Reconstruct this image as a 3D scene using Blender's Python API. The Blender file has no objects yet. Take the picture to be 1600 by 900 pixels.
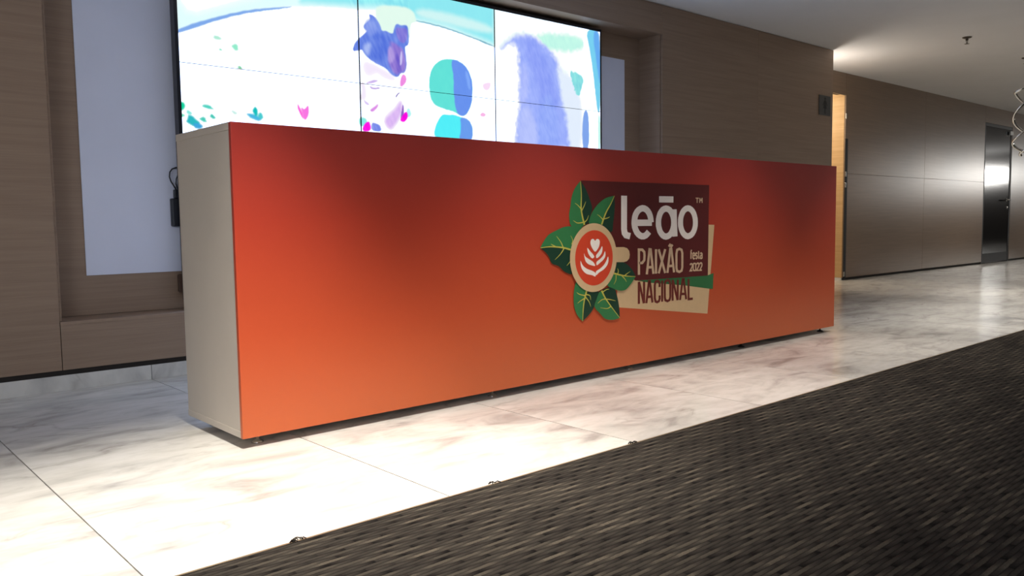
import bpy, bmesh, math, random
import numpy as np
from mathutils import Vector, Matrix
from mathutils.geometry import tessellate_polygon

S = bpy.context.scene
COL = S.collection

# ---------------------------------------------------------------- camera
cam_d = bpy.data.cameras.new('camera'); cam = bpy.data.objects.new('camera', cam_d); COL.objects.link(cam)
cam_d.sensor_width = 36.0; cam_d.lens = 36.0 * 1280 / 1600; cam_d.clip_start = 0.05; cam_d.clip_end = 100
YAW, PITCH, ROLL = 0.7270, -0.0791, -0.0136
fw = Vector((math.sin(YAW) * math.cos(PITCH), math.cos(YAW) * math.cos(PITCH), math.sin(PITCH)))
rt = Vector((math.cos(YAW), -math.sin(YAW), 0)); up = rt.cross(fw)
r2 = rt * math.cos(ROLL) + up * math.sin(ROLL); u2 = -rt * math.sin(ROLL) + up * math.cos(ROLL)
M = Matrix((r2, u2, -fw)).transposed().to_4x4(); M.translation = Vector((-1.1266, -2.6481, 0.7539))
cam.matrix_world = M
S.camera = cam

# ---------------------------------------------------------------- world, exposure
w = bpy.data.worlds.new('world'); S.world = w; w.use_nodes = True
w.node_tree.nodes['Background'].inputs[0].default_value = (0.5, 0.55, 0.65, 1)
w.node_tree.nodes['Background'].inputs[1].default_value = 0.05
S.view_settings.view_transform = 'Standard'; S.view_settings.look = 'None'
S.view_settings.exposure = 0.0; S.view_settings.gamma = 1.0; S.view_settings.use_curve_mapping = False

CEIL = 2.4976
def spot(x, y, watt, angle, blend=1.0, col=(1, .88, .72), size=.05, z=CEIL - .03, aim=None):
    d = bpy.data.lights.new('downlight', 'SPOT'); d.energy = watt; d.spot_size = math.radians(angle)
    d.spot_blend = blend; d.color = col; d.shadow_soft_size = size
    o = bpy.data.objects.new('downlight', d); o.location = (x, y, z); COL.objects.link(o)
    if aim: o.rotation_euler = (Vector(aim) - Vector((x, y, z))).to_track_quat('-Z', 'Y').to_euler()
    return o
def area(loc, aim, sx, sy, watt, col=(1, 1, 1)):
    d = bpy.data.lights.new('fill_and_panel_light', 'AREA'); d.shape = 'RECTANGLE'; d.size = sx; d.size_y = sy; d.energy = watt; d.color = col
    o = bpy.data.objects.new('fill_and_panel_light', d); o.location = loc; COL.objects.link(o)
    o.rotation_euler = (Vector(aim) - Vector(loc)).to_track_quat('-Z', 'Y').to_euler()
    return o
# row of ceiling downlights along the front of the marble strip
WARM = (1, .93, .82)
for x, y, e in ((-1.7, -.70, 220), (-.1, -.72, 560), (1.4, -.70, 250), (2.9, -.70, 150), (4.4, -.70, 140), (5.9, -.6, 190), (7.9, -.4, 200), (10.6, -.3, 210), (13.6, -.3, 230)):
    spot(x, y, e, 64, 1.0, WARM)
# wall washers before the far timber wall
for x, e in ((9.4, 16), (11.2, 40), (12.8, 62), (15.6, 46)):
    spot(x, .9, e, 84, 1.0, WARM, aim=(x, 1.9, 0))
# lamp in the recess past the end of the near wall, and the one inside the doorway
def globe(loc, watt, col, r):
    d = bpy.data.lights.new('recess_lamp', 'POINT'); d.energy = watt; d.color = col; d.shadow_soft_size = r
    o = bpy.data.objects.new('recess_lamp', d); o.location = loc; COL.objects.link(o)
globe((7.38, 1.88, 2.0), 15, (1, .92, .8), .08)
globe((7.75, 3.0, 2.1), 38, (1, .84, .6), .12)
# added soft fills, two warm overhead and one cool from the left; lit panel at the end of the corridor
area((-2.4, -4.2, CEIL - .02), (-2.4, -4.2, 0), 3.0, 1.2, 62, (1, .93, .84))
area((6.0, -4.8, CEIL - .02), (6.0, -4.8, 0), 6.0, 1.2, 22, (1, .93, .84))
area((-4.4, -4.6, 1.4), (.6, 1.8, 1.5), 3.0, 1.9, 100, (.72, .84, 1))
area((23.9, -1.7, 1.88), (10, -1.2, 1.7), 1.5, .32, 75, (1, .97, .92))

# ---------------------------------------------------------------- data: print artwork and screen picture, in millimetres on their own surface
CREAM_CARD = [[1941,751], [2733,729], [2672,240], [1914,335]]
RIBBON = [[2070,457], [2673,453], [2728,462], [2722,373], [2465,409], [2178,440]]
MAROON_CARD = [[1662,947], [2681,946], [2673,451], [2059,458], [1890,528], [1675,745]]
LEAVES = [{"mid":[[1662,945], [1667,880], [1666,809], [1686,741]],"l":[[1625,911], [1603,871], [1594,828], [1585,785], [1597,738], [1651,722]],"r":[[1697,908], [1722,865], [1740,821], [1728,785], [1716,753]],"v":[[[1667,813], [1643,832], [1623,842]], [[1667,805], [1685,829], [1697,850]], [[1678,753], [1640,750], [1612,762]], [[1681,749], [1704,765], [1715,785]]]},{"mid":[[1898,879], [1873,842], [1836,797], [1805,741]],"l":[[1836,867], [1788,843], [1752,813], [1728,781], [1718,745], [1757,728]],"r":[[1901,834], [1896,788], [1888,743], [1878,706], [1829,719]],"v":[[[1815,764], [1793,780], [1775,789]], [[1817,767], [1848,772], [1864,778]]]},{"mid":[[1398,642], [1462,645], [1538,639], [1599,626]],"l":[[1421,672], [1452,700], [1500,718], [1550,733], [1606,735], [1663,731], [1639,674]],"r":[[1434,618], [1455,594], [1469,570], [1515,553], [1548,529], [1598,516], [1610,572]],"v":[[[1543,639], [1527,665], [1500,692]], [[1549,637], [1526,611], [1488,585]], [[1494,644], [1478,651], [1464,657]], [[1599,652], [1605,671], [1592,693]], [[1599,589], [1587,573], [1565,555]]]},{"mid":[[1667,288], [1671,337], [1679,384], [1697,432]],"l":[[1633,319], [1613,357], [1608,398], [1611,437], [1628,476], [1672,449]],"r":[[1708,313], [1739,339], [1760,374], [1781,418], [1730,434]],"v":[[[1683,396], [1654,386], [1634,376]], [[1688,408], [1648,417], [1628,428]], [[1685,404], [1712,378], [1724,353]], [[1690,414], [1718,406], [1724,385]]]},{"mid":[[1932,281], [1870,341], [1827,386], [1800,425]],"l":[[1882,276], [1826,286], [1790,314], [1751,350], [1766,390], [1784,418]],"r":[[1929,324], [1920,367], [1908,401], [1889,436], [1839,435]],"v":[[[1827,382], [1864,377], [1901,368]], [[1829,383], [1800,380], [1772,365]], [[1866,344], [1839,335], [1790,343]], [[1805,416], [1833,427], [1854,428]]]},{"mid":[[2052,479], [1991,484], [1940,492], [1889,503]],"l":[[2017,445], [1975,418], [1927,417], [1883,430], [1839,451], [1871,487]],"r":[[2033,508], [2004,532], [1966,551], [1921,558], [1902,531]],"v":[[[1965,487], [1991,499], [2011,507]], [[1946,490], [1972,469], [1981,456]], [[1914,496], [1921,513], [1915,526]], [[1904,493], [1902,469], [1887,449]]]}]
CUP = [[1746,585], [160.5,164.0]]
COFFEE = [[1748,584], [131.0,131.0]]
CUP_HANDLE = [[1890,630], [1960,629], [1986,623], [2002,609], [2007,590], [2002,571], [1985,559], [1959,555], [1890,558]]
LATTE = [[[1753,613], [1732,632], [1722,650], [1723,666], [1733,674], [1744,673], [1754,665], [1763,672], [1777,672], [1786,663], [1785,647], [1775,629]], [[1700,633], [1720,616], [1739,601], [1747,589], [1734,582], [1718,592], [1704,610]], [[1677,608], [1687,592], [1714,578], [1741,564], [1753,546], [1731,549], [1702,558], [1684,576]], [[1653,574], [1668,552], [1696,535], [1734,523], [1755,511], [1754,495], [1733,502], [1693,511], [1666,530], [1655,550]], [[1803,638], [1805,620], [1797,602], [1780,588], [1763,582], [1760,595], [1775,609], [1789,622]], [[1823,613], [1826,592], [1813,574], [1791,561], [1765,548], [1763,564], [1787,577], [1809,592]], [[1845,587], [1848,567], [1838,545], [1813,526], [1781,513], [1760,501], [1759,519], [1789,532], [1816,549], [1833,568]]]
WORD_MAIN = [[[[1971,880], [1970,717], [1974,698], [1985,687], [2016,681]],0], [[[2179,748], [2177,765], [2172,780], [2164,794], [2153,805], [2140,813], [2125,818], [2110,819], [2095,816], [2081,810], [2069,801], [2059,789], [2052,775], [2049,759], [2048,743], [2051,727], [2058,713], [2067,700], [2079,690], [2092,683], [2107,679], [2122,679], [2137,683], [2150,691], [2162,701]],0], [[[2052,747], [2186,746]],0], [[[2367,745], [2365,761], [2360,777], [2352,790], [2342,802], [2330,811], [2316,816], [2302,818], [2288,816], [2274,811], [2262,802], [2252,791], [2245,777], [2240,762], [2239,746], [2240,730], [2245,715], [2252,701], [2262,690], [2274,681], [2288,675], [2302,673], [2316,675], [2330,680], [2342,688], [2352,700], [2360,713], [2365,729]],1], [[[2369,814], [2372,747], [2377,672]],0], [[[2556,745], [2554,762], [2549,777], [2541,792], [2530,804], [2518,812], [2504,818], [2489,820], [2474,818], [2460,812], [2448,804], [2438,792], [2430,778], [2425,762], [2424,746], [2425,730], [2430,714], [2438,700], [2448,688], [2461,679], [2475,673], [2490,671], [2504,673], [2519,678], [2531,686], [2542,698], [2550,712], [2555,728]],1], [[[2244,865], [2363,865]],0]]
WORD_TM = [[[[2557,874], [2585,874]],0], [[[2571,874], [2571,849]],0], [[[2594,849], [2594,876]],0], [[[2594,875], [2605,859]],0], [[[2605,859], [2616,875]],0], [[[2616,876], [2616,849]],0]]
WORD_A = [[[[2083,486], [2083,612], [2109,611], [2125,599], [2127,580], [2125,558], [2109,545], [2083,545]],0], [[[2145,485], [2167,611], [2176,610], [2198,485]],0], [[[2156,520], [2187,520]],0], [[[2219,485], [2219,610]],0], [[[2241,485], [2295,608]],0], [[[2241,609], [2295,484]],0], [[[2314,484], [2337,608], [2346,608], [2370,484]],0], [[[2325,519], [2359,519]],0], [[[2325,620], [2335,629], [2346,621], [2357,630]],0], [[[2390,508], [2396,490], [2416,484], [2435,490], [2441,508], [2441,582], [2434,600], [2415,606], [2396,601], [2390,582]],1]]
WORD_B = [[[[2083,339], [2083,450]],0], [[[2085,450], [2122,339]],0], [[[2124,339], [2124,449]],0], [[[2142,338], [2163,448], [2170,448], [2191,338]],0], [[[2152,369], [2181,369]],0], [[[2250,414], [2250,430], [2244,442], [2230,447], [2216,443], [2210,425], [2210,359], [2216,342], [2230,337], [2244,341], [2250,353], [2250,370]],0], [[[2271,336], [2271,446]],0], [[[2293,358], [2298,342], [2316,336], [2333,341], [2339,357], [2339,423], [2333,440], [2315,446], [2298,440], [2292,424]],1], [[[2359,335], [2358,445]],0], [[[2360,445], [2401,335]],0], [[[2403,335], [2403,444]],0], [[[2423,334], [2445,443], [2454,443], [2477,334]],0], [[[2434,365], [2466,364]],0], [[[2497,443], [2498,333], [2536,333]],0]]
WORD_C = [[[[2517,549], [2517,590], [2520,594], [2526,594]],0], [[[2513,581], [2526,580]],0], [[[2534,566], [2551,565], [2551,575], [2543,581], [2534,576], [2535,554], [2543,548], [2551,552]],0], [[[2574,574], [2566,580], [2558,575], [2560,567], [2573,561], [2574,553], [2566,548], [2559,553]],0], [[[2586,589], [2586,552], [2593,547]],0], [[[2581,578], [2592,578]],0], [[[2601,574], [2609,578], [2618,573], [2618,547]],0], [[[2618,565], [2608,565], [2601,559], [2601,551], [2608,547], [2618,550]],0]]
WORD_D = [[[[2510,516], [2513,521], [2520,523], [2527,521], [2530,516], [2530,508], [2510,485], [2530,485]],0], [[[2538,492], [2541,486], [2550,484], [2559,486], [2561,492], [2561,516], [2558,522], [2549,524], [2540,522], [2538,516]],1], [[[2569,516], [2572,522], [2579,524], [2586,522], [2589,516], [2589,508], [2569,485], [2589,484]],0], [[[2597,516], [2600,522], [2607,524], [2614,522], [2617,516], [2617,508], [2597,484], [2617,484]],0]]
SCREEN_PAINT = [[[[484,2306], [459,1764], [543,1802], [788,1899], [898,1940], [1109,1991], [1332,2031], [1538,2046], [1751,2080], [1966,2042], [2220,2027], [2615,1968], [2623,2364]], [225,255,255],10], [[[1183,2393], [1169,2026], [1538,2064], [1729,2091], [1966,2058], [2220,2048], [2615,1985], [2626,2535]], [135,232,242],25], [[[484,2306], [462,1823], [754,1951], [1014,2046], [1068,2438]], [255,255,255],30], [[[1968,2122], [2222,2130], [2606,2104], [2605,2040], [2220,2056], [1966,2066]], [205,246,245],18], [[[458,1745], [459,1771], [611,1842], [770,1903], [898,1944], [1109,1991], [1108,1984], [898,1930], [769,1886], [628,1828]], [120,165,235],5], [[[1966,2046], [2220,2035], [2615,1972], [2615,1959], [2219,2023], [1966,2038]], [110,170,190],4], [[[1659,2073], [1729,2099], [1871,2114], [1943,2102], [1966,2066], [1973,1932], [1722,1890], [1679,1969]], [226,252,238],8], [[[1956,2037], [2220,2027], [2615,1964], [2611,1803], [1908,1725], [1916,2003]], [255,255,255],4], [[[485,1379], [479,1369], [476,1365], [470,1361], [463,1362], [462,1371], [459,1385], [458,1395], [465,1400], [472,1403], [478,1403], [486,1394]], [0,205,150],7], [[[565,1303], [556,1288], [536,1281], [523,1286], [504,1296], [491,1305], [498,1319], [501,1333], [505,1339], [525,1335], [538,1325], [549,1316]], [30,180,190],7], [[[576,1280], [565,1273], [560,1271], [549,1272], [536,1274], [534,1281], [529,1291], [526,1298], [538,1300], [551,1300], [561,1298], [575,1291]], [50,160,220],7], [[[635,1384], [638,1382], [623,1381], [608,1381], [596,1385], [579,1390], [581,1396], [591,1399], [596,1400], [609,1399], [623,1396], [627,1389]], [60,205,185],7], [[[596,1317], [599,1314], [592,1310], [582,1309], [575,1314], [565,1320], [562,1325], [570,1329], [576,1333], [583,1333], [593,1329], [594,1322]], [60,200,180],7], [[[646,1339], [645,1333], [636,1330], [630,1331], [623,1336], [616,1340], [619,1345], [622,1350], [624,1354], [631,1352], [637,1348], [640,1343]], [40,190,170],7], [[[483,1333], [478,1331], [475,1329], [469,1328], [462,1331], [460,1336], [457,1339], [455,1341], [462,1343], [469,1344], [475,1341], [483,1337]], [80,220,180],7], [[[699,1696], [698,1695], [694,1694], [691,1694], [687,1694], [684,1696], [686,1698], [686,1700], [687,1700], [691,1700], [694,1700], [696,1698]], [90,220,170],7], [[[787,1718], [790,1712], [783,1705], [772,1703], [766,1709], [756,1717], [751,1723], [760,1731], [767,1738], [774,1739], [785,1734], [787,1725]], [140,235,200],7], [[[699,1756], [692,1751], [680,1749], [672,1749], [660,1750], [653,1755], [657,1762], [657,1766], [660,1766], [673,1767], [681,1766], [690,1761]], [170,235,210],7], [[[803,1613], [805,1611], [799,1608], [794,1609], [789,1611], [782,1614], [782,1616], [787,1619], [789,1621], [794,1621], [800,1618], [801,1615]], [80,190,130],7], [[[523,1349], [518,1344], [511,1341], [506,1342], [498,1346], [494,1350], [496,1355], [496,1361], [498,1363], [507,1362], [511,1358], [517,1354]], [120,230,220],7], [[[908,1347], [890,1339], [881,1339], [863,1344], [841,1350], [836,1357], [827,1364], [821,1371], [842,1372], [864,1368], [882,1361], [907,1356]], [60,180,225],7], [[[883,1381], [884,1371], [880,1361], [871,1360], [866,1368], [859,1378], [854,1387], [860,1398], [867,1407], [873,1409], [882,1401], [885,1390]], [0,185,185],7], [[[916,1362], [917,1356], [908,1350], [900,1349], [893,1354], [885,1362], [887,1369], [892,1375], [894,1381], [902,1382], [909,1376], [911,1369]], [60,200,205],7], [[[766,1368], [760,1364], [758,1363], [751,1365], [744,1368], [742,1371], [737,1374], [736,1378], [745,1380], [752,1378], [759,1375], [767,1372]], [190,235,225],7], [[[1124,1454], [1147,1424], [1165,1367], [1149,1377], [1130,1415]], [255,90,215],5], [[[1147,1438], [1171,1419], [1196,1453], [1198,1399], [1177,1361], [1161,1371]], [250,110,225],5], [[[1546,1753], [1563,1725], [1588,1682], [1648,1719], [1740,1699], [1820,1676], [1856,1620], [1843,1500], [1745,1394], [1706,1336], [1637,1347], [1587,1375], [1563,1450], [1551,1495], [1529,1512], [1553,1552], [1559,1618], [1539,1665]], [254,250,255],8], [[[1563,1744], [1649,1735], [1772,1679], [1800,1650], [1715,1657], [1670,1691], [1587,1651]], [244,232,253],22], [[[1546,1616], [1577,1612], [1584,1536], [1565,1511], [1538,1517], [1557,1553]], [243,232,253],14], [[[1708,1407], [1804,1485], [1839,1532], [1847,1473], [1822,1415], [1762,1344], [1725,1361]], [215,178,243],14], [[[1617,2028], [1653,2026], [1680,1999], [1702,1964], [1706,1942], [1747,1944], [1789,1930], [1795,1958], [1805,1987], [1824,2002], [1848,1993], [1872,2001], [1901,2001], [1905,1954], [1909,1923], [1902,1879], [1878,1872], [1877,1840], [1889,1763], [1873,1705], [1840,1706], [1819,1672], [1782,1676], [1731,1717], [1681,1734], [1635,1748], [1604,1768], [1578,1787], [1561,1812], [1530,1800], [1494,1792], [1513,1839], [1550,1874], [1587,1910], [1605,1927], [1579,1939], [1584,1966], [1611,1981], [1630,1999]], [98,128,228],5], [[[1740,1869], [1779,1890], [1825,1865], [1863,1854], [1885,1762], [1869,1709], [1835,1709], [1815,1679], [1773,1710], [1747,1762], [1767,1811]], [142,116,212],10], [[[1583,1955], [1616,1997], [1661,1989], [1678,1930], [1631,1893], [1600,1919]], [125,150,235],12], [[[1677,1915], [1742,1916], [1778,1867], [1747,1785], [1690,1747], [1645,1773], [1629,1839]], [88,118,224],18], [[[1566,1824], [1603,1859], [1630,1847], [1609,1776], [1583,1788]], [165,185,245],14], [[[1749,1847], [1778,1859], [1804,1792], [1774,1749], [1747,1769]], [175,150,225],9], [[[1804,1808], [1824,1818], [1850,1726], [1830,1693], [1812,1730]], [120,98,205],8], [[[1809,1980], [1847,1978], [1896,1985], [1899,1922], [1864,1878], [1817,1911]], [120,112,215],7], [[[1844,1844], [1857,1822], [1851,1758], [1831,1740]], [205,195,245],5], [[[1581,1609], [1614,1631], [1669,1641], [1668,1629], [1622,1616]], [205,180,238],5], [[[1608,1600], [1640,1587], [1686,1596], [1676,1587], [1630,1579]], [160,125,215],6], [[[1608,1457], [1641,1476], [1669,1497], [1663,1474], [1635,1448], [1612,1446]], [216,130,228],7], [[[1565,1515], [1587,1498], [1605,1488], [1595,1479], [1573,1489]], [215,195,245],5], [[[1839,1674], [1859,1700], [1882,1687], [1882,1655], [1861,1625], [1832,1614]], [240,135,225],4], [[[1797,1556], [1817,1577], [1836,1583], [1812,1565], [1801,1544]], [120,100,160],3], [[[1853,1521], [1861,1462], [1841,1409], [1831,1416], [1842,1472]], [140,90,190],3], [[[1525,1397], [1579,1409], [1591,1360], [1537,1348]], [130,235,225],7], [[[1550,1342], [1578,1378], [1606,1388], [1613,1330], [1559,1319]], [255,0,225],4], [[[1619,1381], [1651,1376], [1679,1366], [1691,1328], [1613,1326]], [110,130,232],5], [[[1876,1475], [1901,1493], [1915,1446], [1885,1424]], [170,240,240],5], [[[1831,1416], [1861,1458], [1881,1467], [1890,1428], [1860,1398], [1831,1400]], [255,0,225],4], [[[2120,1798], [2183,1826], [2236,1836], [2300,1831], [2353,1808], [2396,1762], [2417,1705], [2415,1612], [2402,1547], [2368,1489], [2324,1469], [2270,1490], [2206,1502], [2123,1515], [2083,1541], [2063,1580], [2056,1668], [2073,1743]], [88,225,214],4], [[[2236,1836], [2300,1831], [2353,1808], [2396,1762], [2417,1705], [2415,1612], [2402,1547], [2368,1489], [2324,1469], [2275,1490], [2257,1597], [2260,1723]], [95,140,238],5], [[[2353,1783], [2390,1753], [2405,1653], [2377,1659]], [120,165,250],8], [[[2143,1463], [2206,1477], [2313,1468], [2411,1433], [2408,1304], [2097,1304], [2088,1361]], [70,238,248],4], [[[2302,1476], [2411,1437], [2413,1304], [2287,1297], [2316,1392]], [95,150,238],6], [[[2138,1500], [2206,1497], [2270,1486], [2248,1471], [2153,1472]], [255,255,255],3], [[[2500,1697], [2564,1720], [2586,1714], [2557,1659], [2517,1664]], [250,220,248],6], [[[2473,1489], [2502,1512], [2536,1498], [2513,1479]], [250,180,230],4], [[[2626,2223], [2620,1969], [2679,1959], [2751,2021], [2873,2081], [3028,2076], [3221,1964], [3287,1855], [3508,1879], [3511,2213]], [244,255,250],10], [[[3016,2110], [3511,2151], [3503,2046], [3143,2009], [3060,2062]], [190,248,232],14], [[[2679,1959], [2727,2009], [2799,2054], [2873,2077], [2953,2084], [3022,2066], [3060,2044], [3105,2032], [3156,1993], [3208,1953], [3247,1893], [3273,1830], [3313,1769], [3353,1697], [3379,1605], [3406,1488], [3425,1312], [2804,1299], [2825,1471], [2846,1606], [2849,1785], [2845,1927], [2816,2003], [2750,2003]], [150,170,252],22], [[[2915,2061], [3015,2047], [3129,1925], [3205,1730], [3229,1546], [3085,1581], [3011,1803], [2913,1926]], [136,156,248],30], [[[3054,1670], [3185,1682], [3280,1305], [2984,1290]], [142,166,250],30], [[[2869,1877], [2925,1883], [2933,1614], [2858,1585]], [172,186,254],24], [[[3208,1916], [3260,1876], [3328,1855], [3396,1815], [3464,1708], [3491,1566], [3474,1300], [3348,1294], [3323,1506], [3258,1689]], [226,238,254],22], [[[2845,1562], [2945,1592], [3019,1438], [3004,1291], [2816,1290]], [176,190,253],25], [[[3348,1885], [3424,1880], [3515,1847], [3479,1757], [3450,1692], [3402,1749]], [130,222,226],6], [[[3498,1605], [3562,1605], [3567,1304], [3481,1300]], [120,160,235],6], [[[3497,2216], [3554,2214], [3602,2010], [3649,1627], [3661,1284], [3567,1280], [3563,1668], [3523,2000]], [255,255,255],5], [[[3532,2216], [3698,2225], [3693,1601], [3657,1598], [3622,1868], [3574,2079]], [110,205,240],7], [[[3604,2217], [3698,2225], [3695,1778], [3666,1921]], [90,165,240],9], [[[3664,1579], [3693,1581], [3691,1285], [3669,1284]], [190,250,240],6]]
BUN0 = 1487
BUN1 = 1914
CURL0 = 2634
CURL1 = 3487

# ---------------------------------------------------------------- helpers
def lin(c):
    c = c / 255.0
    return c / 12.92 if c <= .04045 else ((c + .055) / 1.055) ** 2.4
def rgb(r, g, b, k=1.0): return (lin(r) * k, lin(g) * k, lin(b) * k, 1)

class Nodes:
    def __init__(s, name):
        s.m = bpy.data.materials.new(name); s.m.use_nodes = True; s.t = s.m.node_tree; s.b = s.t.nodes['Principled BSDF']
    def n(s, typ, **kw):
        x = s.t.nodes.new(typ)
        for k, v in kw.items():
            if k.startswith('i_'):
                key = k[2:].replace('_', ' ')
                x.inputs[key].default_value = v
            else: setattr(x, k, v)
        return x
    def l(s, a, b): s.t.links.new(a, b)
    def math(s, op, a, b=None, c=None):
        x = s.t.nodes.new('ShaderNodeMath'); x.operation = op
        for i, v in enumerate((a, b, c)):
            if v is None: continue
            if hasattr(v, 'is_linked') or hasattr(v, 'links'): s.l(v, x.inputs[i])
            else: x.inputs[i].default_value = v
        return x.outputs[0]
    def ramp(s, fac, stops, interp='LINEAR'):
        r = s.t.nodes.new('ShaderNodeValToRGB'); r.color_ramp.interpolation = interp
        e = r.color_ramp.elements
        while len(e) > 1: e.remove(e[-1])
        e[0].position, e[0].color = stops[0]
        for p, c in stops[1:]:
            q = e.new(p); q.color = c
        s.l(fac, r.inputs[0]); return r.outputs[0]
    def mix(s, typ, fac, a, b):
        x = s.t.nodes.new('ShaderNodeMix'); x.data_type = 'RGBA'; x.blend_type = typ
        for i, v in ((0, fac), (6, a), (7, b)):
            if hasattr(v, 'links'): s.l(v, x.inputs[i])
            else: x.inputs[i].default_value = v
        return x.outputs[2]
    def set(s, **kw):
        for k, v in kw.items():
            key = {'col': 'Base Color', 'rough': 'Roughness', 'metal': 'Metallic', 'spec': 'Specular IOR Level', 'coat': 'Coat Weight', 'ior': 'IOR'}[k]
            if hasattr(v, 'links'): s.l(v, s.b.inputs[key])
            else: s.b.inputs[key].default_value = v
    def bump(s, h, strength, dist=.002):
        b = s.n('ShaderNodeBump'); b.inputs['Strength'].default_value = strength; b.inputs['Distance'].default_value = dist
        s.l(h, b.inputs['Height']); s.l(b.outputs[0], s.b.inputs['Normal'])

def plain(name, col, rough=.5, metal=0., var=.06, scale=30, spec=.5):
    N = Nodes(name); tc = N.n('ShaderNodeTexCoord'); nz = N.n('ShaderNodeTexNoise', i_Scale=scale, i_Detail=4.0); N.l(tc.outputs['Object'], nz.inputs['Vector'])
    dark = tuple(c * (1 - var) for c in col[:3]) + (1,); lite = tuple(min(1, c * (1 + var)) for c in col[:3]) + (1,)
    N.set(col=N.ramp(nz.outputs[0], [(.3, dark), (.7, lite)]), rough=rough, metal=metal, spec=spec)
    return N.m

def wood_mat(name, c0, c1, c2, rough=.42, seed=0., spec=.5):
    """pale veneer with fine grain that runs horizontally"""
    N = Nodes(name); tc = N.n('ShaderNodeTexCoord'); oi = N.n('ShaderNodeObjectInfo')
    mp = N.n('ShaderNodeMapping'); N.l(tc.outputs['Object'], mp.inputs[0])
    mp.inputs['Scale'].default_value = (.9, .9, 26)
    off = N.n('ShaderNodeCombineXYZ'); N.l(N.math('MULTIPLY', oi.outputs['Random'], 17.3), off.inputs[0]); off.inputs[1].default_value = seed
    N.l(off.outputs[0], mp.inputs['Location'])
    n1 = N.n('ShaderNodeTexNoise', i_Scale=1.6, i_Detail=8.0, i_Roughness=.62, i_Distortion=.3); N.l(mp.outputs[0], n1.inputs['Vector'])
    mp2 = N.n('ShaderNodeMapping'); N.l(tc.outputs['Object'], mp2.inputs[0]); mp2.inputs['Scale'].default_value = (2.5, 2.5, 320); N.l(off.outputs[0], mp2.inputs['Location'])
    n2 = N.n('ShaderNodeTexNoise', i_Scale=1.0, i_Detail=3.0); N.l(mp2.outputs[0], n2.inputs['Vector'])
    f = N.math('ADD', N.math('MULTIPLY', n1.outputs[0], .7), N.math('MULTIPLY', n2.outputs[0], .3))
    N.set(col=N.ramp(f, [(.30, c0), (.50, c1), (.70, c2)]), rough=rough, spec=spec)
    N.bump(n2.outputs[0], .12, .0006)
    return N.m

def marble_mat():
    N = Nodes('white_marble'); tc = N.n('ShaderNodeTexCoord'); oi = N.n('ShaderNodeObjectInfo')
    off = N.n('ShaderNodeCombineXYZ'); N.l(N.math('MULTIPLY', oi.outputs['Random'], 31.0), off.inputs[0]); N.l(N.math('MULTIPLY', oi.outputs['Random'], 13.0), off.inputs[1])
    mp = N.n('ShaderNodeMapping'); N.l(tc.outputs['Object'], mp.inputs[0]); N.l(off.outputs[0], mp.inputs['Location'])
    mp.inputs['Rotation'].default_value = (0, 0, math.radians(-14)); mp.inputs['Scale'].default_value = (1.2, 2.7, 1)
    big = N.n('ShaderNodeTexNoise', i_Scale=2.2, i_Detail=5.0, i_Roughness=.55, i_Distortion=.7); N.l(mp.outputs[0], big.inputs['Vector'])
    base = N.ramp(big.outputs[0], [(.28, rgb(168, 165, 161)), (.42, rgb(202, 199, 194)), (.52, rgb(217, 214, 208)), (.64, rgb(225, 222, 217))])
    v = N.n('ShaderNodeTexNoise', i_Scale=1.2, i_Detail=6.0, i_Roughness=.5, i_Distortion=1.2); N.l(mp.outputs[0], v.inputs['Vector'])
    ridge = N.math('ABSOLUTE', N.math('SUBTRACT', v.outputs[0], .5))
    vein = N.ramp(ridge, [(.0, (.8, .8, .8, 1)), (.010, (.4, .4, .4, 1)), (.035, (0, 0, 0, 1))])
    patch = N.n('ShaderNodeTexNoise', i_Scale=1.3, i_Detail=3.0); N.l(mp.outputs[0], patch.inputs['Vector'])
    pm = N.ramp(patch.outputs[0], [(.50, (0, 0, 0, 1)), (.66, (.8, .8, .8, 1))])
    f = N.mix('MULTIPLY', 1.0, vein, pm)
    col = N.mix('MIX', f, base, rgb(150, 142, 136))
    fine = N.n('ShaderNodeTexNoise', i_Scale=9.0, i_Detail=5.0, i_Roughness=.6); N.l(mp.outputs[0], fine.inputs['Vector'])
    col2 = N.mix('MULTIPLY', .5, col, N.ramp(fine.outputs[0], [(.32, (.84, .84, .83, 1)), (.52, (1, 1, 1, 1))]))
    N.set(col=col2, rough=N.ramp(fine.outputs[0], [(.3, (.17, .17, .17, 1)), (.7, (.23, .23, .23, 1))]), spec=.5)
    return N.m

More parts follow.
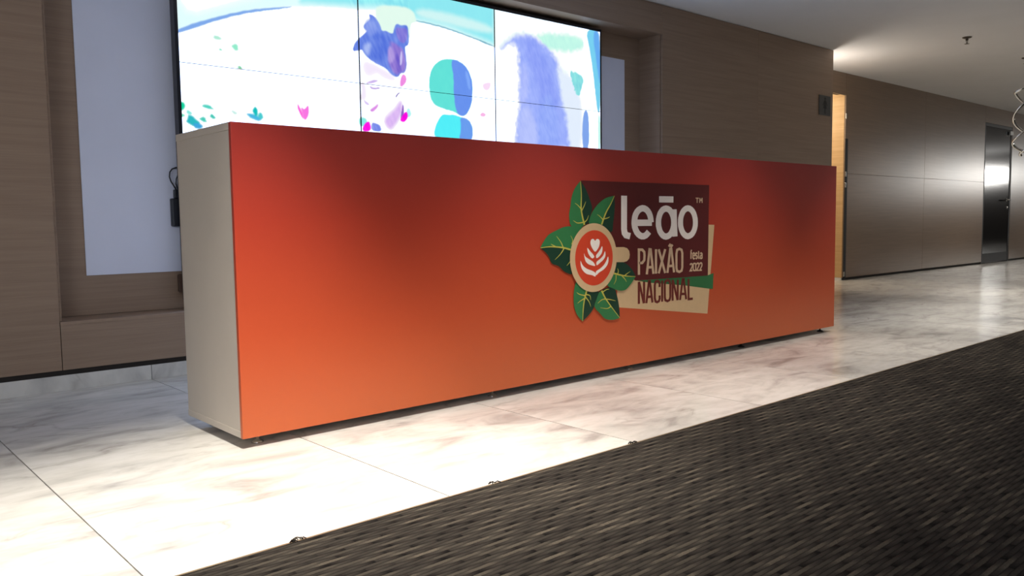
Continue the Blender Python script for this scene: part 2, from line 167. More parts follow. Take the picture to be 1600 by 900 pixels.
def carpet_mat():
    """charcoal loop carpet with short staggered dashes along the corridor"""
    N = Nodes('charcoal_dash_carpet'); tc = N.n('ShaderNodeTexCoord'); sp = N.n('ShaderNodeSeparateXYZ'); N.l(tc.outputs['Object'], sp.inputs[0])
    X, Y = sp.outputs[0], sp.outputs[1]
    wob = N.n('ShaderNodeTexNoise', i_Scale=60.0, i_Detail=2.0); N.l(tc.outputs['Object'], wob.inputs['Vector'])
    Yw = N.math('ADD', Y, N.math('MULTIPLY', N.math('SUBTRACT', wob.outputs[0], .5), .004))
    RW = .0135
    row = N.math('FLOOR', N.math('DIVIDE', Yw, RW)); fr = N.math('FRACT', N.math('DIVIDE', Yw, RW))
    # every row is shifted so that the dashes make slanted columns
    sh = N.math('ADD', N.math('MULTIPLY', row, .3847), N.math('DIVIDE', X, .17))
    cell = N.math('FLOOR', sh); fx = N.math('FRACT', sh)
    cv = N.n('ShaderNodeCombineXYZ'); N.l(row, cv.inputs[0]); N.l(cell, cv.inputs[1])
    wn = N.n('ShaderNodeTexWhiteNoise', noise_dimensions='3D'); N.l(cv.outputs[0], wn.inputs['Vector'])
    tri = N.math('SUBTRACT', 1.0, N.math('ABSOLUTE', N.math('SUBTRACT', N.math('MULTIPLY', fx, 2.0), 1.0)))
    bands = N.math('ADD', N.math('MULTIPLY', wn.outputs['Value'], .42), N.math('MULTIPLY', N.math('MINIMUM', N.math('MULTIPLY', tri, 1.5), 1.0), .50))
    fib = N.n('ShaderNodeTexNoise', i_Scale=300.0, i_Detail=2.0); N.l(tc.outputs['Object'], fib.inputs['Vector'])
    val = N.math('ADD', N.math('MULTIPLY', bands, .8), N.math('MULTIPLY', fib.outputs[0], .2))
    ctop = N.ramp(val, [(.15, rgb(13, 11, 10)), (.35, rgb(41, 37, 34)), (.62, rgb(55, 51, 46)), (.80, rgb(75, 69, 61)), (.93, rgb(112, 103, 90))])
    groove = N.ramp(N.math('ABSOLUTE', N.math('SUBTRACT', fr, .5)), [(.34, (1, 1, 1, 1)), (.48, (.35, .35, .35, 1))])
    col = N.mix('MULTIPLY', 1.0, ctop, groove)
    hgt = N.math('ADD', N.math('MULTIPLY', N.math('SUBTRACT', 1.0, N.math('ABSOLUTE', N.math('SUBTRACT', N.math('MULTIPLY', fr, 2.0), 1.0))), .7), N.math('MULTIPLY', fib.outputs[0], .6))
    N.set(col=col, rough=.95, spec=.12); N.bump(hgt, .7, .004)
    return N.m

def box(bm, x0, x1, y0, y1, z0, z1, bev=0.0):
    v = [bm.verts.new(p) for p in ((x0, y0, z0), (x1, y0, z0), (x1, y1, z0), (x0, y1, z0), (x0, y0, z1), (x1, y0, z1), (x1, y1, z1), (x0, y1, z1))]
    fs = [bm.faces.new([v[i] for i in f]) for f in ((0, 3, 2, 1), (4, 5, 6, 7), (0, 1, 5, 4), (1, 2, 6, 5), (2, 3, 7, 6), (3, 0, 4, 7))]
    if bev > 0:
        es = {e for f in fs for e in f.edges}
        bmesh.ops.bevel(bm, geom=list(es), offset=bev, segments=2, profile=.5, affect='EDGES')
def lathe(bm, prof, cx, cy, n=24, axis='Z'):
    rings = []
    for r, h in prof:
        ring = []
        for i in range(n):
            a = 2 * math.pi * i / n
            p = (cx + r * math.cos(a), cy + r * math.sin(a), h)
            if axis == 'Y': p = (cx + r * math.cos(a), h, cy + r * math.sin(a))
            ring.append(bm.verts.new(p))
        rings.append(ring)
    for a, b in zip(rings, rings[1:]):
        for i in range(n): bm.faces.new((a[i], a[(i + 1) % n], b[(i + 1) % n], b[i]))
    for ring in (rings[0], rings[-1]): bm.faces.new(ring)
    bmesh.ops.recalc_face_normals(bm, faces=bm.faces)
def tube(bm, pts, r, n=8, flat=1.0):
    pts = [Vector(p) for p in pts]; rings = []; side = None
    for i, p in enumerate(pts):
        t = (pts[min(i + 1, len(pts) - 1)] - pts[max(i - 1, 0)]).normalized()
        if side is None: side = t.orthogonal().normalized()
        side = (side - t * side.dot(t)).normalized(); o = t.cross(side)
        rings.append([bm.verts.new(p + side * r * math.cos(2 * math.pi * k / n) + o * r * flat * math.sin(2 * math.pi * k / n)) for k in range(n)])
    for a, b in zip(rings, rings[1:]):
        for i in range(n): bm.faces.new((a[i], a[(i + 1) % n], b[(i + 1) % n], b[i]))
    bm.faces.new(rings[0]); bm.faces.new(rings[-1]); bmesh.ops.recalc_face_normals(bm, faces=bm.faces)
def world_loc(o):
    v = Vector((0, 0, 0)); 
    while o is not None:
        v = v + o.location + (o.matrix_parent_inverse.translation if o.parent else Vector((0, 0, 0))); o = o.parent
    return v
def obj(name, bm, m, parent=None, smooth=False):
    me = bpy.data.meshes.new(name); bm.to_mesh(me); bm.free(); me.materials.append(m)
    if smooth:
        for p in me.polygons: p.use_smooth = True
    o = bpy.data.objects.new(name, me); COL.objects.link(o)
    if parent:      # geometry is written in room coordinates; the parents only ever carry a translation
        o.parent = parent; o.matrix_parent_inverse = Matrix.Translation(-world_loc(parent))
    return o
def boxo(name, b, m, parent=None, bev=0.0):
    bm = bmesh.new(); box(bm, *b, bev=bev); return obj(name, bm, m, parent)
def empty(name, loc):
    o = bpy.data.objects.new(name, None); o.location = loc; COL.objects.link(o); o.empty_display_size = .1
    bpy.context.view_layer.update(); return o
def tag(o, label, cat, group=None, kind=None):
    o['label'] = label; o['category'] = cat
    if group: o['group'] = group
    if kind: o['kind'] = kind
    return o
def struct(o, label=None):
    o['kind'] = 'structure'
    if label: o['label'] = label
    return o

# ---------------------------------------------------------------- materials
WOOD = wood_mat('oak_veneer', rgb(136, 112, 93), rgb(147, 123, 103), rgb(157, 133, 112), .5)
WOOD_FAR = wood_mat('satin_oak_veneer', rgb(118, 96, 76), rgb(128, 105, 84), rgb(138, 114, 92), .29, 3.0)
WOOD_WARM = wood_mat('maple_veneer', rgb(190, 150, 100), rgb(205, 166, 116), rgb(216, 180, 132), .45, 5.0)
WALLP = plain('grey_paint', rgb(150, 146, 142), .8, var=.03)
WALLD = plain('dark_brown_paint', rgb(64, 56, 50), .8, var=.03)
WHITEP = plain('white_paint', rgb(224, 228, 246), .6, var=.02, scale=4)
CEILM = plain('ceiling_paint', rgb(236, 236, 238), .9, var=.015, scale=3)
DARKGAP = plain('dark_joint', rgb(48, 42, 38), .8)
GROUT = plain('grey_grout', rgb(60, 54, 48), .9)
MARBLE = marble_mat()
CARPET = carpet_mat()
TRIM = plain('dull_brass', rgb(150, 132, 104), .45, .6)
LAMINATE = plain('cream_laminate', rgb(206, 196, 184), .5, var=.015, scale=8)
EDGE = plain('grey_edging', rgb(150, 140, 130), .5)
BLACKM = plain('black_metal', rgb(26, 25, 26), .55, 0., spec=.3)
SCREENB = plain('screen_bezel', rgb(20, 22, 30), .35)
STEEL = plain('steel', rgb(200, 198, 194), .22, 1.0, var=.03)
CHROME = plain('chrome', rgb(232, 228, 220), .12, 1.0, var=.02)
GLASSBLK = plain('black_glass', rgb(22, 22, 23), .13, 0, var=.02, spec=.55)
PLASTIC = plain('black_plastic', rgb(30, 32, 40), .45)
BROWNP = plain('brown_plastic', rgb(92, 70, 58), .5)
SIGNM = plain('sign_grey', rgb(62, 61, 60), .5)
SPRK = plain('sprinkler_bronze', rgb(92, 84, 74), .4, .7)

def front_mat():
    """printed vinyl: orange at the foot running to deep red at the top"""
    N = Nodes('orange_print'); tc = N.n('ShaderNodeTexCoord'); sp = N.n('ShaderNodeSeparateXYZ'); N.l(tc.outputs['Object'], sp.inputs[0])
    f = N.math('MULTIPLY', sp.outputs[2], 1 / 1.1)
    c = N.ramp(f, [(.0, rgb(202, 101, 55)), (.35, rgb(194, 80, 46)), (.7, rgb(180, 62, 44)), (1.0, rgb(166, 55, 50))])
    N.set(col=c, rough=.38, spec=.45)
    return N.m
PRINT = front_mat()
INK = {k: plain('ink_' + k, c, .42, var=.02) for k, c in dict(
    cream=rgb(214, 182, 140), maroon=rgb(92, 30, 30), green=rgb(48, 112, 66), leaf=rgb(52, 122, 72), leafdark=rgb(24, 60, 44),
    vein=rgb(196, 188, 84), red=rgb(214, 70, 42), white=rgb(250, 240, 232), tan=rgb(214, 184, 152), brown=rgb(110, 40, 34), shade=rgb(30, 70, 42)).items()}

# ---------------------------------------------------------------- room shell
YW, YF, XC = 1.586, 2.146, 7.15
XL, XR, YN = -4.6, 24.0, -7.0
YM = -.876                      # marble meets carpet
ceiling = struct(boxo('ceiling', (XL - .1, XR + .1, YN - .1, 5.2, CEIL, CEIL + .1), CEILM))
floor = struct(boxo('floor', (XL - .1, XR + .1, YN - .1, 5.2, -.12, -.012), GROUT))
struct(boxo('wall_left', (XL - .1, XL, YN, YW + .3, -.012, CEIL), WALLP))
struct(boxo('wall_front', (XL - .1, XR + .1, YN - .1, YN, -.012, CEIL), WALLP))
struct(boxo('wall_right', (XR, XR + .1, YN, YF + .3, -.012, CEIL), WALLD))

# marble slabs, 0.8 m wide, full depth of the strip
J0, SW, GAP = .215, .80, .0036
k = -7
while J0 + k * SW < XR:
    x0 = max(XL, J0 + k * SW); x1 = min(XR, J0 + (k + 1) * SW)
    if x1 > XL + .01:
        y1 = YW if x1 <= XC else YF - .002
        boxo('marble_slab', (x0 + GAP / 2, x1 - GAP / 2, YM, y1, -.012, 0), MARBLE, floor)
    k += 1
boxo('marble_slab', (7.3, 8.6, YF, 5.1, -.012, 0), MARBLE, floor)

# carpet and its edging strip
carpet = struct(boxo('carpet', (XL, XR, YN, YM - .010, -.012, .006), CARPET), 'charcoal brown dash-patterned carpet beside the pale marble strip')
struct(boxo('trim_1', (XL, XR, YM - .011, YM + .001, -.012, .004), TRIM))
random.seed(4)
for tx in (-.25, .99, .36):
    bm = bmesh.new(); n = 9 if tx < .9 and tx < 0 or tx > .9 else 4
    for i in range(n):
        a = random.uniform(0, 6.28); x = tx + random.uniform(-.016, .016); y = YM - .004 + random.uniform(-.004, .010)
        L_ = random.uniform(.008, .022)
        tube(bm, [(x, y, .004), (x + L_ * .4 * math.cos(a), y + L_ * .3 * math.sin(a), .009), (x + L_ * math.cos(a), y + L_ * .6 * math.sin(a), .004)], .0016, 5)
    o = obj('loose_fibre', bm, CARPET, carpet); o['kind'] = 'stuff'

# back wall (timber panels on a dark backing)
NX0, NX1, NZ0, NZ1, NY = -.18, 4.309, .323, 2.26, 1.82
bm = bmesh.new()
for b in ((XL, NX0, YW + .018, NY + .1, -.012, CEIL), (NX1, XC - .018, YW + .018, NY + .1, -.012, CEIL), (NX0, NX1, YW + .018, NY + .1, -.012, NZ0 - .018),
          (NX0, NX1, YW + .018, NY + .1, NZ1 + .018, CEIL), (NX0, NX1, NY + .012, NY + .1, NZ0 - .018, NZ1 + .018)):
    box(bm, *b)
wall_back = struct(obj('wall_back', bm, DARKGAP))
BT = .095                       # underside of the timber
def panel(b, m=WOOD, parent=None, name='wood_panel', bev=.0008): return boxo(name, b, m, parent or wall_back, bev)
G = .0016
panel((XL, -1.66 - G, YW, YW + .018, BT, CEIL - .004))
panel((-1.66 + G, NX0 - G, YW, YW + .018, BT, CEIL - .004))
for a, b in ((NX0, 1.316), (1.316, 2.812), (2.812, NX1)):
    panel((a + G, b - G, YW, YW + .018, BT, NZ0 - .002))
    panel((a + G * .4, b - G * .4, YW, YW + .018, NZ1, CEIL - .004))
    panel((a + G * .4, b - G * .4, NY, NY + .012, NZ0, NZ1))           # back of the niche
panel((NX1 + .0004, 5.73, YW, YW + .018, BT, CEIL - .004))
panel((5.73 + .0006, XC, YW, YW + .018, BT, CEIL - .004))
panel((NX0, NX0 + .012, YW + .0185, NY, NZ0, NZ1), name='niche_reveal')
panel((NX1 - .012, NX1, YW + .0185, NY, NZ0, NZ1), name='niche_reveal')
panel((NX0, NX1, YW + .0185, NY, NZ1, NZ1 + .016), name='niche_reveal')
panel((NX0, NX1, YW - .003, NY, NZ0 - .016, NZ0 - .001), name='niche_ledge')
wp = boxo('white_panel', (.002, 4.105, NY - .006, NY, .521, 2.068), WHITEP, wall_back, .001); wp['label'] = 'pale blue-white board at the back of the niche'
# return at the end of the near wall
boxo('wood_panel', (XC - .018, XC, YW + .0185, YF - .0005, BT, CEIL - .004), WOOD, wall_back, .0008)
# marble baseboard of the near wall
bb = struct(boxo('baseboard_back', (XL, XC - .002, YW - .004, YW + .0175, 0, .070), GROUT))
xs = [XL] + [J0 + i * SW for i in range(-5, 9)] + [XC]
for a, b in zip(xs, xs[1:]):
    boxo('marble_piece', (a + .0014, b - .0014, YW - .010, YW - .0042, 0.0, .0725), MARBLE, bb, .0008)

# far wall beyond the recess
DX0, DX1, DZ = 7.42, 8.575, 2.235          # lit doorway
D2X0, D2X1, D2Z = 13.2, 14.46, 2.24        # black door
bm = bmesh.new()
for b in ((XC - .1, DX0, YF + .018, YF + .12, -.012, CEIL), (DX0, DX1, YF + .018, YF + .12, DZ + .02, CEIL), (DX1 + .018, D2X0, YF + .018, YF + .12, -.012, CEIL),
          (D2X0, D2X1, YF + .018, YF + .12, D2Z, CEIL), (D2X1, XR, YF + .018, YF + .12, -.012, CEIL)):
    box(bm, *b)
wall_far = struct(obj('wall_far', bm, DARKGAP))
FB = .028
def fpanel(x0, x1, z0, z1, m=WOOD_FAR): return boxo('wood_panel', (x0 + .0016, x1 - .0016, YF, YF + .018, z0 + .0012, z1 - .0012), m, wall_far, .0008)
fpanel(XC, DX0, FB, CEIL)
fpanel(DX0, DX1, DZ, CEIL)
fpanel(DX1, 10.915, FB, 1.30); fpanel(10.915, D2X0, FB, 1.30)
fpanel(DX1, 10.915, 1.30, CEIL); fpanel(10.915, D2X0, 1.30, CEIL)
fpanel(D2X0, D2X1, D2Z, CEIL)
fpanel(D2X1, 17.2, FB, CEIL); fpanel(17.2, 20.0, FB, CEIL); fpanel(20.0, XR, FB, CEIL)
# passage inside the lit doorway
wr = struct(boxo('wall_passage', (DX1 + .012, DX1 + .1, YF + .121, 5.1, -.012, CEIL), WALLP))
boxo('wood_panel', (DX1, DX1 + .0118, YF + .019, 3.6, .03, CEIL - .002), WOOD_WARM, wr, .0006)
boxo('wood_panel', (DX1, DX1 + .0118, 3.603, 5.09, .03, CEIL - .002), WOOD_WARM, wr, .0006)
boxo('marble_piece', (DX1 - .004, DX1 + .0118, YF + .019, 5.09, 0, .028), MARBLE, wr)
struct(boxo('wall_passage.001', (DX0 - .1, DX0, YF + .121, 5.1, -.012, CEIL), WALLP))
struct(boxo('wall_passage.002', (DX0 - .1, DX1 + .1, 5.1, 5.2, -.012, CEIL), WALLP))
# dark steel guard on the arris of the doorway, with bright fixings
guard = struct(boxo('trim_2', (DX1 - .006, DX1 + .055, YF - .006, YF - .0005, .0, 1.72), BLACKM))
for z in (1.29, 1.16, .075):
    bm = bmesh.new(); box(bm, DX1 - .014, DX1 + .012, YF - .018, YF - .006, z - .03, z + .03, .003); obj('steel_fixing', bm, STEEL, guard)
bm = bmesh.new(); box(bm, DX1 - .012, DX1 + .004, YF - .012, YF - .0005, 1.955, 2.02, .003); obj('steel_fixing', bm, STEEL, guard)

# black door in the far wall
door = struct(empty('door_1', (D2X0, YF, 0)), 'tall black glass door set in the far timber wall')
bm = bmesh.new()
for b in ((D2X0 + .002, D2X0 + .05, YF + .004, YF + .10, 0, D2Z - .002), (D2X1 - .05, D2X1 - .002, YF + .004, YF + .10, 0, D2Z - .002), (D2X0 + .05, D2X1 - .05, YF + .004, YF + .10, D2Z - .05, D2Z - .002)):
    box(bm, *b)
obj('door_frame', bm, BLACKM, door)
leaf_o = boxo('door_leaf', (D2X0 + .052, D2X1 - .052, YF + .010, YF + .055, .008, D2Z - .052), GLASSBLK, door, .002)
kick = boxo('kick_plate', (D2X0 + .055, D2X1 - .055, YF + .006, YF + .0098, .012, .16), BLACKM, door)
bm = bmesh.new()
tube(bm, [(14.30, YF + .010, 1.03), (14.30, YF - .05, 1.03), (14.13, YF - .055, 1.03)], .011, 10)
lathe(bm, [(.026, YF + .010), (.026, YF + .002), (.012, YF + .001)], 14.30, 1.03, 16, 'Y')
obj('door_handle', bm, STEEL, door, True)
bm = bmesh.new(); lathe(bm, [(.022, YF + .010), (.022, YF - .004), (.014, YF - .006)], 14.32, .90, 16, 'Y'); obj('lock_cylinder', bm, STEEL, door, True)
bm = bmesh.new(); box(bm, 14.28, 14.42, YF - .03, YF + .003, 2.10, 2.17, .004); obj('door_closer', bm, STEEL, door)

# ---------------------------------------------------------------- reception counter
LX, LD, LH, ZB = 4.118, .498, 1.10, .035
counter = empty('reception_counter', (LX / 2, LD / 2, 0))
tag(counter, 'long orange-fronted reception counter with cream sides on short feet', 'counter')
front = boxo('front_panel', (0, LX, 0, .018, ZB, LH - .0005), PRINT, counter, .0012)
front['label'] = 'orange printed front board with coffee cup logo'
sd = boxo('side_panel', (.0015, .0195, .0185, LD, ZB + .024, LH - .026), LAMINATE, counter, .001)
sd['label'] = 'cream laminate end board'
boxo('side_panel', (LX - .0195, LX - .0015, .0185, LD, ZB + .024, LH - .026), LAMINATE, counter, .001)['label'] = 'cream laminate end board'
boxo('top_board', (.0005, LX - .0005, .0185, LD + .004, LH - .0255, LH), LAMINATE, counter, .0015)
boxo('base_board', (.0005, LX - .0005, .0185, LD + .002, ZB, ZB + .0235), LAMINATE, counter, .0015)
boxo('back_panel', (.020, LX - .020, LD - .018, LD - .002, ZB + .024, LH - .026), LAMINATE, counter)
for i, fx in enumerate((.077, 1.157, 2.076, 3.10, 4.045)):
    for fy in (.060, .43):
        bm = bmesh.new()
        lathe(bm, [(.021, 0), (.021, .004), (.012, .009), (.0055, .012), (.0055, ZB + .0005)], fx, fy, 16)
        obj('foot', bm, STEEL if i < 3 and fy < .1 else BLACKM, counter, True)

# flat printed artwork: every layer lies a fraction of a millimetre proud of the one below
def sheet(polys, layer, base=0.0):
    """polys: lists of (x, z) in mm; tessellated at depth -layer*0.2 mm"""
    bm = bmesh.new(); y = base - .0003 - layer * .0002
    for P in polys:
        vs = [bm.verts.new((p[0] / 1000, y, p[1] / 1000)) for p in P]
        for t in tessellate_polygon([[Vector((p[0], p[1], 0)) for p in P]]):
            try: f = bm.faces.new([vs[i] for i in t])
            except ValueError: continue
            f.normal_update()
            if f.normal.y > 0: f.normal_flip()
    return bm
def sheet_strips(strips, layer):
    bm = bmesh.new()
    for j, s in enumerate(strips):
        y = -.0003 - (layer + j * .04) * .0002
        a = [bm.verts.new((p[0] / 1000, y, p[1] / 1000)) for p in s[0]]; b = [bm.verts.new((p[0] / 1000, y, p[1] / 1000)) for p in s[1]]
        for i in range(len(a) - 1):
            f = bm.faces.new((a[i], a[i + 1], b[i + 1], b[i])); f.normal_update()
            if f.normal.y > 0: f.normal_flip()
    return bm
def smooth_line(P, closed=False, n=6):
    out = []; N_ = len(P)
    rng = range(N_) if closed else range(N_ - 1)
    for i in rng:
        p0 = P[(i - 1) % N_] if closed or i > 0 else P[0]; p1 = P[i]; p2 = P[(i + 1) % N_]
        p3 = P[(i + 2) % N_] if closed or i + 2 < N_ else P[-1]
        for k in range(n):
            t = k / n
            out.append(tuple(.5 * ((2 * p1[a]) + (-p0[a] + p2[a]) * t + (2 * p0[a] - 5 * p1[a] + 4 * p2[a] - p3[a]) * t * t + (-p0[a] + 3 * p1[a] - 3 * p2[a] + p3[a]) * t ** 3) for a in (0, 1)))
    if not closed: out.append(tuple(P[-1]))
    return out
def stroke(P, wx, wz, closed=False, taper=False, ext=0.0):
    """a line of elliptical pen width; returns the two edges of the strip"""
    k = wx / wz; Q = [Vector((p[0], p[1] * k)) for p in P]; n = len(Q); A, B = [], []
    rng = list(range(n)) + ([0] if closed else [])
    if ext and not closed:
        Q[0] = Q[0] - (Q[1] - Q[0]).normalized() * ext; Q[-1] = Q[-1] + (Q[-1] - Q[-2]).normalized() * ext
    for j, i in enumerate(rng):
        a = (Q[i] - Q[(i - 1) % n]) if (closed or i > 0) else (Q[1] - Q[0]); b = (Q[(i + 1) % n] - Q[i]) if (closed or i < n - 1) else (Q[-1] - Q[-2])
        a.normalize(); b.normalize(); nrm = Vector((-a.y, a.x)) + Vector((-b.y, b.x))
        if nrm.length < .05: nrm = Vector((-a.y, a.x))
        nrm.normalize(); c = max(.5, nrm.dot(Vector((-a.y, a.x)))); w_ = wx / 2 / c
        if taper: w_ *= 1 - .75 * j / (len(rng) - 1)
        A.append((Q[i].x + nrm.x * w_, (Q[i].y + nrm.y * w_) / k)); B.append((Q[i].x - nrm.x * w_, (Q[i].y - nrm.y * w_) / k))
    return A, B
def word(data, wx, wz, ext=0.0): return [stroke(P, wx, wz, bool(c), ext=ext) for P, c in data]
def disc(c, r, n=72): return [(c[0] + r * math.cos(2 * math.pi * i / n), c[1] + r * math.sin(2 * math.pi * i / n)) for i in range(n)]
def art(name, bm, ink, parent=front): return obj(name, bm, INK[ink], parent)

art('cream_card', sheet([CREAM_CARD], 0), 'cream')
art('green_ribbon', sheet([RIBBON], 2), 'green')
art('lettering', sheet_strips(word(WORD_B, 17, 13), 3), 'brown')
art('maroon_card', sheet([MAROON_CARD], 4), 'maroon')
art('lettering', sheet_strips(word(WORD_A, 18, 13), 6), 'tan')
art('lettering', sheet_strips(word(WORD_MAIN, 44, 32), 6), 'white')
art('lettering', sheet_strips(word(WORD_TM, 8, 6), 6), 'tan')
art('lettering', sheet_strips(word(WORD_C, 10, 8) + word(WORD_D, 10, 8), 6), 'tan')
for i, lf in enumerate(LEAVES):
    mid = smooth_line(lf['mid']); L0 = 7 + i * 4
    lo = smooth_line([lf['mid'][0]] + lf['l'] + [lf['mid'][-1]]); ro = smooth_line([lf['mid'][0]] + lf['r'] + [lf['mid'][-1]])
    lo = [(p[0], p[1]) for p in lo]
    art('printed_leaf', sheet([lo + mid[::-1][1:-1]], L0), 'leaf')
    art('printed_leaf', sheet([ro + mid[::-1][1:-1]], L0 + 1), 'leafdark')
    s = [stroke(mid[::-1], 11, 9, taper=True)] + [stroke(smooth_line(v, n=4), 7, 6, taper=True) for v in lf['v']]
    art('leaf_veins', sheet_strips(s, L0 + 2), 'vein')
CR = 163.0
art('coffee_cup', sheet([disc(CUP[0], CR)], 33), 'cream')
art('cup_handle', sheet([CUP_HANDLE], 32), 'cream')
art('coffee', sheet([disc(COFFEE[0], 131.0)], 34), 'red')
art('latte_art', sheet([smooth_line(P, True, 4) for P in LATTE], 35), 'white')

# ---------------------------------------------------------------- video wall: nine display panels
VX, VZ, PW, PH, VY = .466, 2.216, 1.0770, .6083, 1.709
vw = empty('video_wall', (VX + 1.5 * PW, VY, VZ - 3 * PH))
tag(vw, 'video wall of nine bright display panels standing behind the orange counter', 'screen')
def srgb_lin(a): a = a / 255.0; return np.where(a <= .04045, a / 12.92, ((a + .055) / 1.055) ** 2.4)
def rounded(P):
    P = np.array(P, float)
    if np.ptp(P, axis=0).max() > 720: return P
    for _ in range(2): Q = np.roll(P, -1, 0); P = np.stack([P * .75 + Q * .25, P * .25 + Q * .75], 1).reshape(-1, 2)
    return P
PAINT = [(rounded(P), 255 - (255 - np.array(c, float)) * .93, max(.1, s * (1.8 if s < 8 else 2.6))) for P, c, s in SCREEN_PAINT]
def vnoise(x, z, s, seed):
    x = x / s + seed * 17.3; z = z / s + seed * 9.1; i, j = np.floor(x), np.floor(z); u, v = x - i, z - j; u, v = u * u * (3 - 2 * u), v * v * (3 - 2 * v)
    h = lambda a, b: np.modf(np.abs(np.sin(a * 127.1 + b * 311.7 + seed) * 43758.5453))[0]
    return (h(i, j) * (1 - u) + h(i + 1, j) * u) * (1 - v) + (h(i, j + 1) * (1 - u) + h(i + 1, j + 1) * u) * v - .5
def paint(px, pz):
    k = np.clip((px - CURL0) / 120, 0, 1) * np.clip((CURL1 - px) / 60, 0, 1)          # the curly head in the right column has a frizzy outline
    ox, oz = px, pz
    px = px + (4 + 20 * k) * vnoise(ox, oz, 26, 1) + 10 * k * vnoise(ox, oz, 11, 3); pz = pz + (4 + 16 * k) * vnoise(ox, oz, 24, 2)
    col = np.empty((len(px), 3)); col[:] = (255, 255, 255)
    for P, c, s in PAINT:
        inb = (px > P[:, 0].min() - s) & (px < P[:, 0].max() + s) & (pz > P[:, 1].min() - s) & (pz < P[:, 1].max() + s)
        if not inb.any(): continue
        x, z = px[inb], pz[inb]; d2 = np.full(len(x), 1e12); ins = np.zeros(len(x), bool)
        for a, b in zip(P, np.roll(P, -1, 0)):
            e = b - a; L2 = max(1e-9, e @ e); t = np.clip(((x - a[0]) * e[0] + (z - a[1]) * e[1]) / L2, 0, 1)
            d2 = np.minimum(d2, (x - a[0] - t * e[0]) ** 2 + (z - a[1] - t * e[1]) ** 2)
            cr = (a[1] > z) != (b[1] > z)
            with np.errstate(divide='ignore', invalid='ignore'): xi = e[0] * (z - a[1]) / e[1] + a[0]
            ins ^= cr & (x < xi)
        sd = np.sqrt(d2) * np.where(ins, 1, -1); w_ = np.clip(sd / s + .5, 0, 1); w_ = (w_ * w_ * (3 - 2 * w_))[:, None]
        col[inb] = col[inb] * (1 - w_) + c * w_
    # photographic grain of hair and cloth: only where the picture is not burnt out
    dark = np.clip((235 - col.min(1)) / 120, 0, 1)[:, None]
    hair = np.where((ox > BUN0) & (ox < BUN1), .8, 0) + np.where((ox > CURL0) & (ox < CURL1), .55, 0) + .12
    st = ((vnoise(ox * .9 + oz * .35, oz * .25, 9, 5) * 26 + vnoise(ox, oz, 42, 6) * 26) * hair)[:, None]
    return np.clip(col + st * dark * np.array([[1.0, .9, .35]]), 0, 255)
def screen_mat():
    m = bpy.data.materials.new('lit_screen'); m.use_nodes = True; t = m.node_tree; t.nodes.clear()
    a = t.nodes.new('ShaderNodeVertexColor'); a.layer_name = 'picture'; e = t.nodes.new('ShaderNodeEmission'); o = t.nodes.new('ShaderNodeOutputMaterial')
    t.links.new(a.outputs[0], e.inputs[0]); t.links.new(e.outputs[0], o.inputs[0]); e.inputs[1].default_value = 1.0
    return m
SCR = screen_mat()
BZ, BZH = .0045, .0016
for r in range(3):
    for c in range(3):
        x0, x1 = VX + c * PW, VX + (c + 1) * PW; z1, z0 = VZ - r * PH, VZ - (r + 1) * PH
        dp = boxo('display_panel', (x0 + .0006, x1 - .0006, VY + .001, VY + .05, z0 + .0006, z1 - .0006), SCREENB, vw, .001)
        nx, nz = (217, 123) if r < 2 else (41, 23)
        gx = np.linspace(x0 + BZ, x1 - BZ, nx); gz = np.linspace(z0 + BZH, z1 - BZH, nz)
        X_, Z_ = np.meshgrid(gx, gz); V = np.stack([X_.ravel(), np.full(X_.size, VY), Z_.ravel()], 1)
        ii = np.arange(nx - 1)[None, :] + nx * np.arange(nz - 1)[:, None]; ii = ii.ravel()
        F = np.stack([ii, ii + 1, ii + nx + 1, ii + nx], 1)
        me = bpy.data.meshes.new('picture'); me.vertices.add(len(V)); me.vertices.foreach_set('co', V.astype('f').ravel())
        me.loops.add(F.size); me.loops.foreach_set('vertex_index', F.astype('i').ravel())
        me.polygons.add(len(F)); me.polygons.foreach_set('loop_start', np.arange(0, F.size, 4, dtype='i')); me.polygons.foreach_set('loop_total', np.full(len(F), 4, dtype='i'))
        me.update(calc_edges=True)
        cl = paint(V[:, 0] * 1000, V[:, 2] * 1000); white = np.clip((cl.min(1) - 243) / 12, 0, 1)[:, None]
        lc = srgb_lin(cl) * (1 + white * np.array([[.7, 1.1, 2.0]])); rgba = np.concatenate([lc, np.ones((len(lc), 1))], 1)
        at = me.color_attributes.new('picture', 'FLOAT_COLOR', 'POINT'); at.data.foreach_set('color', rgba.astype('f').ravel())
        me.materials.append(SCR)
        o = bpy.data.objects.new('picture', me); COL.objects.link(o); o.parent = dp; o.matrix_parent_inverse = Matrix.Translation(-world_loc(dp))
X1, Z0 = VX + 3 * PW, VZ - 3 * PH
bm = bmesh.new()
for b in ((VX - .015, VX - .0005, VY - .004, VY + .052, Z0 - .02, VZ + .018), (X1 + .0005, X1 + .010, VY - .002, VY + .052, Z0 - .02, VZ + .018),
          (VX - .0005, X1 + .0005, VY - .002, VY + .052, VZ + .0005, VZ + .018), (VX - .0005, X1 + .0005, VY - .004, VY + .052, Z0 - .02, Z0 - .0005)):
    box(bm, *b)
obj('outer_frame', bm, SCREENB, vw)
bm = bmesh.new()
for x in (VX + .5, VX + 1.6, VX + 2.7): box(bm, x, x + .06, VY + .0525, NY - .0065, Z0 + .14, VZ - .16)
for z in (VZ - .5, Z0 + .5): box(bm, VX + .2, X1 - .2, VY + .0525, VY + .075, z, z + .05)
obj('mounting_frame', bm, BLACKM, vw)

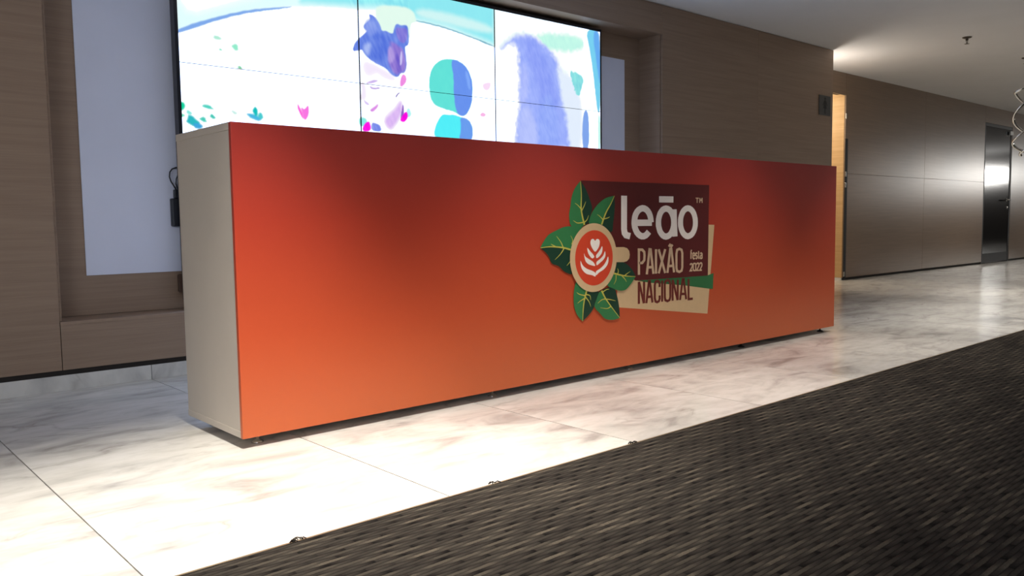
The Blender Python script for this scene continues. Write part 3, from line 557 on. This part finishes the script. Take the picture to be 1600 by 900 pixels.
# power adapter and its cable beside the video wall
pa = empty('power_adapter', (.47, NY - .03, .76))
tag(pa, 'black power adapter with looped cable on niche back beside the counter', 'power adapter')
boxo('adapter_body', (.423, .505, 1.776, NY - .0062, .760, .908), PLASTIC, pa, .006)
boxo('plug', (.440, .475, 1.782, 1.806, .9085, .955), PLASTIC, pa, .004)
bm = bmesh.new()
tube(bm, [Vector(p) for p in ((.452, 1.79, .953), (.440, 1.785, .972), (.424, 1.78, .995), (.4165, 1.78, 1.02), (.420, 1.78, 1.045), (.434, 1.785, 1.062), (.456, 1.79, 1.070), (.49, 1.79, 1.074), (.55, 1.79, 1.10))], .0035, 8)
tube(bm, [Vector(p) for p in ((.462, 1.79, .953), (.452, 1.79, .985), (.455, 1.79, 1.01), (.468, 1.79, 1.04), (.50, 1.79, 1.06))], .003, 8)
obj('cable', bm, PLASTIC, pa, True)
jb = empty('junction_box', (.48, NY - .02, .41)); tag(jb, 'small brown junction box low on niche back behind the cream counter end', 'junction box')
boxo('box_body', (.447, .52, NY - .03, NY - .0005, .412, .503), BROWNP, jb, .004)
boxo('cover_plate', (.443, .524, NY - .034, NY - .0305, .408, .507), BROWNP, jb, .001)

# restroom sign
sg = empty('restroom_sign', (6.98, YW, 1.82)); tag(sg, 'small dark grey pictogram plate at the end of timber wall', 'sign')
boxo('sign_plate', (6.858, 7.096, YW - .006, YW - .0006, 1.815, 2.015), SIGNM, sg, .001)
def picto():
    bm = bmesh.new()
    cx = 6.977; y = YW - .0066
    def pg(P):
        vs = [bm.verts.new((cx + p[0], y, p[1])) for p in P]
        for t in tessellate_polygon([[Vector((p[0], p[1], 0)) for p in P]]):
            f = bm.faces.new([vs[i] for i in t]); f.normal_update()
            if f.normal.y > 0: f.normal_flip()
    pg([(.017 * math.cos(a / 12 * 6.283), 1.985 + .014 * math.sin(a / 12 * 6.283)) for a in range(12)])
    pg([(-.018, 1.968), (.018, 1.968), (.05, 1.915), (.042, 1.911), (.02, 1.94), (.036, 1.885), (.014, 1.885), (.014, 1.832), (.003, 1.832), (.003, 1.885), (-.003, 1.885), (-.003, 1.832), (-.014, 1.832), (-.014, 1.885), (-.036, 1.885), (-.02, 1.94), (-.042, 1.911), (-.05, 1.915)])
    return bm
obj('pictogram', picto(), BLACKM, sg)

# sprinkler heads
def sprinkler(x, y):
    r = empty('sprinkler', (x, y, CEIL))
    bm = bmesh.new(); lathe(bm, [(.042, CEIL - .0005), (.042, CEIL - .006), (.030, CEIL - .012)], x, y, 20); obj('escutcheon', bm, SPRK, r, True)
    bm = bmesh.new(); lathe(bm, [(.013, CEIL - .0125), (.013, CEIL - .03), (.009, CEIL - .034)], x, y, 12)
    for s in (-1, 1): tube(bm, [(x + s * .011, y, CEIL - .03), (x + s * .018, y, CEIL - .045), (x + s * .004, y, CEIL - .062)], .003, 6)
    obj('sprinkler_body', bm, SPRK, r)
    bm = bmesh.new(); lathe(bm, [(.005, CEIL - .060), (.022, CEIL - .064), (.022, CEIL - .066)], x, y, 16); obj('deflector', bm, SPRK, r)
    return r
tag(sprinkler(7.613, .465), 'dark sprinkler head on the pale ceiling, nearer the counter', 'sprinkler')
tag(sprinkler(9.26, .44), 'farther sprinkler head on the ceiling above the hanging spiral', 'sprinkler')

# hanging metal spiral
sx, sy = 5.725, -.622
sp_ = empty('hanging_spiral', (sx, sy, CEIL)); tag(sp_, 'shiny silver spiral ornament hanging from ceiling before the black door', 'ornament')
for ph in (0, math.pi):
    bm = bmesh.new(); P = []
    for i in range(150):
        t = i / 149; z = 1.195 + t * .50
        rad = .075 * min(1, .25 + t * 9) * (1 if t < .93 else max(.1, (1 - t) / .07))
        # the turns tighten towards the foot
        a = ph + 2 * math.pi * (1.0 - math.exp(-t * 6)) * .35 + 2 * math.pi * t * 1.13 - 1.0
        P.append((sx + rad * math.cos(a), sy + rad * math.sin(a), z))
    tube(bm, P, .0068, 8, 1.5); obj('spiral_strand', bm, CHROME, sp_, True)
bm = bmesh.new(); tube(bm, [(sx, sy, 1.69), (sx, sy, 2.2), (sx, sy, CEIL - .002)], .0012, 6); obj('wire', bm, STEEL, sp_)
bm = bmesh.new(); lathe(bm, [(.018, CEIL - .0005), (.018, CEIL - .005), (.004, CEIL - .012)], sx, sy, 14); obj('ceiling_hook', bm, STEEL, sp_)
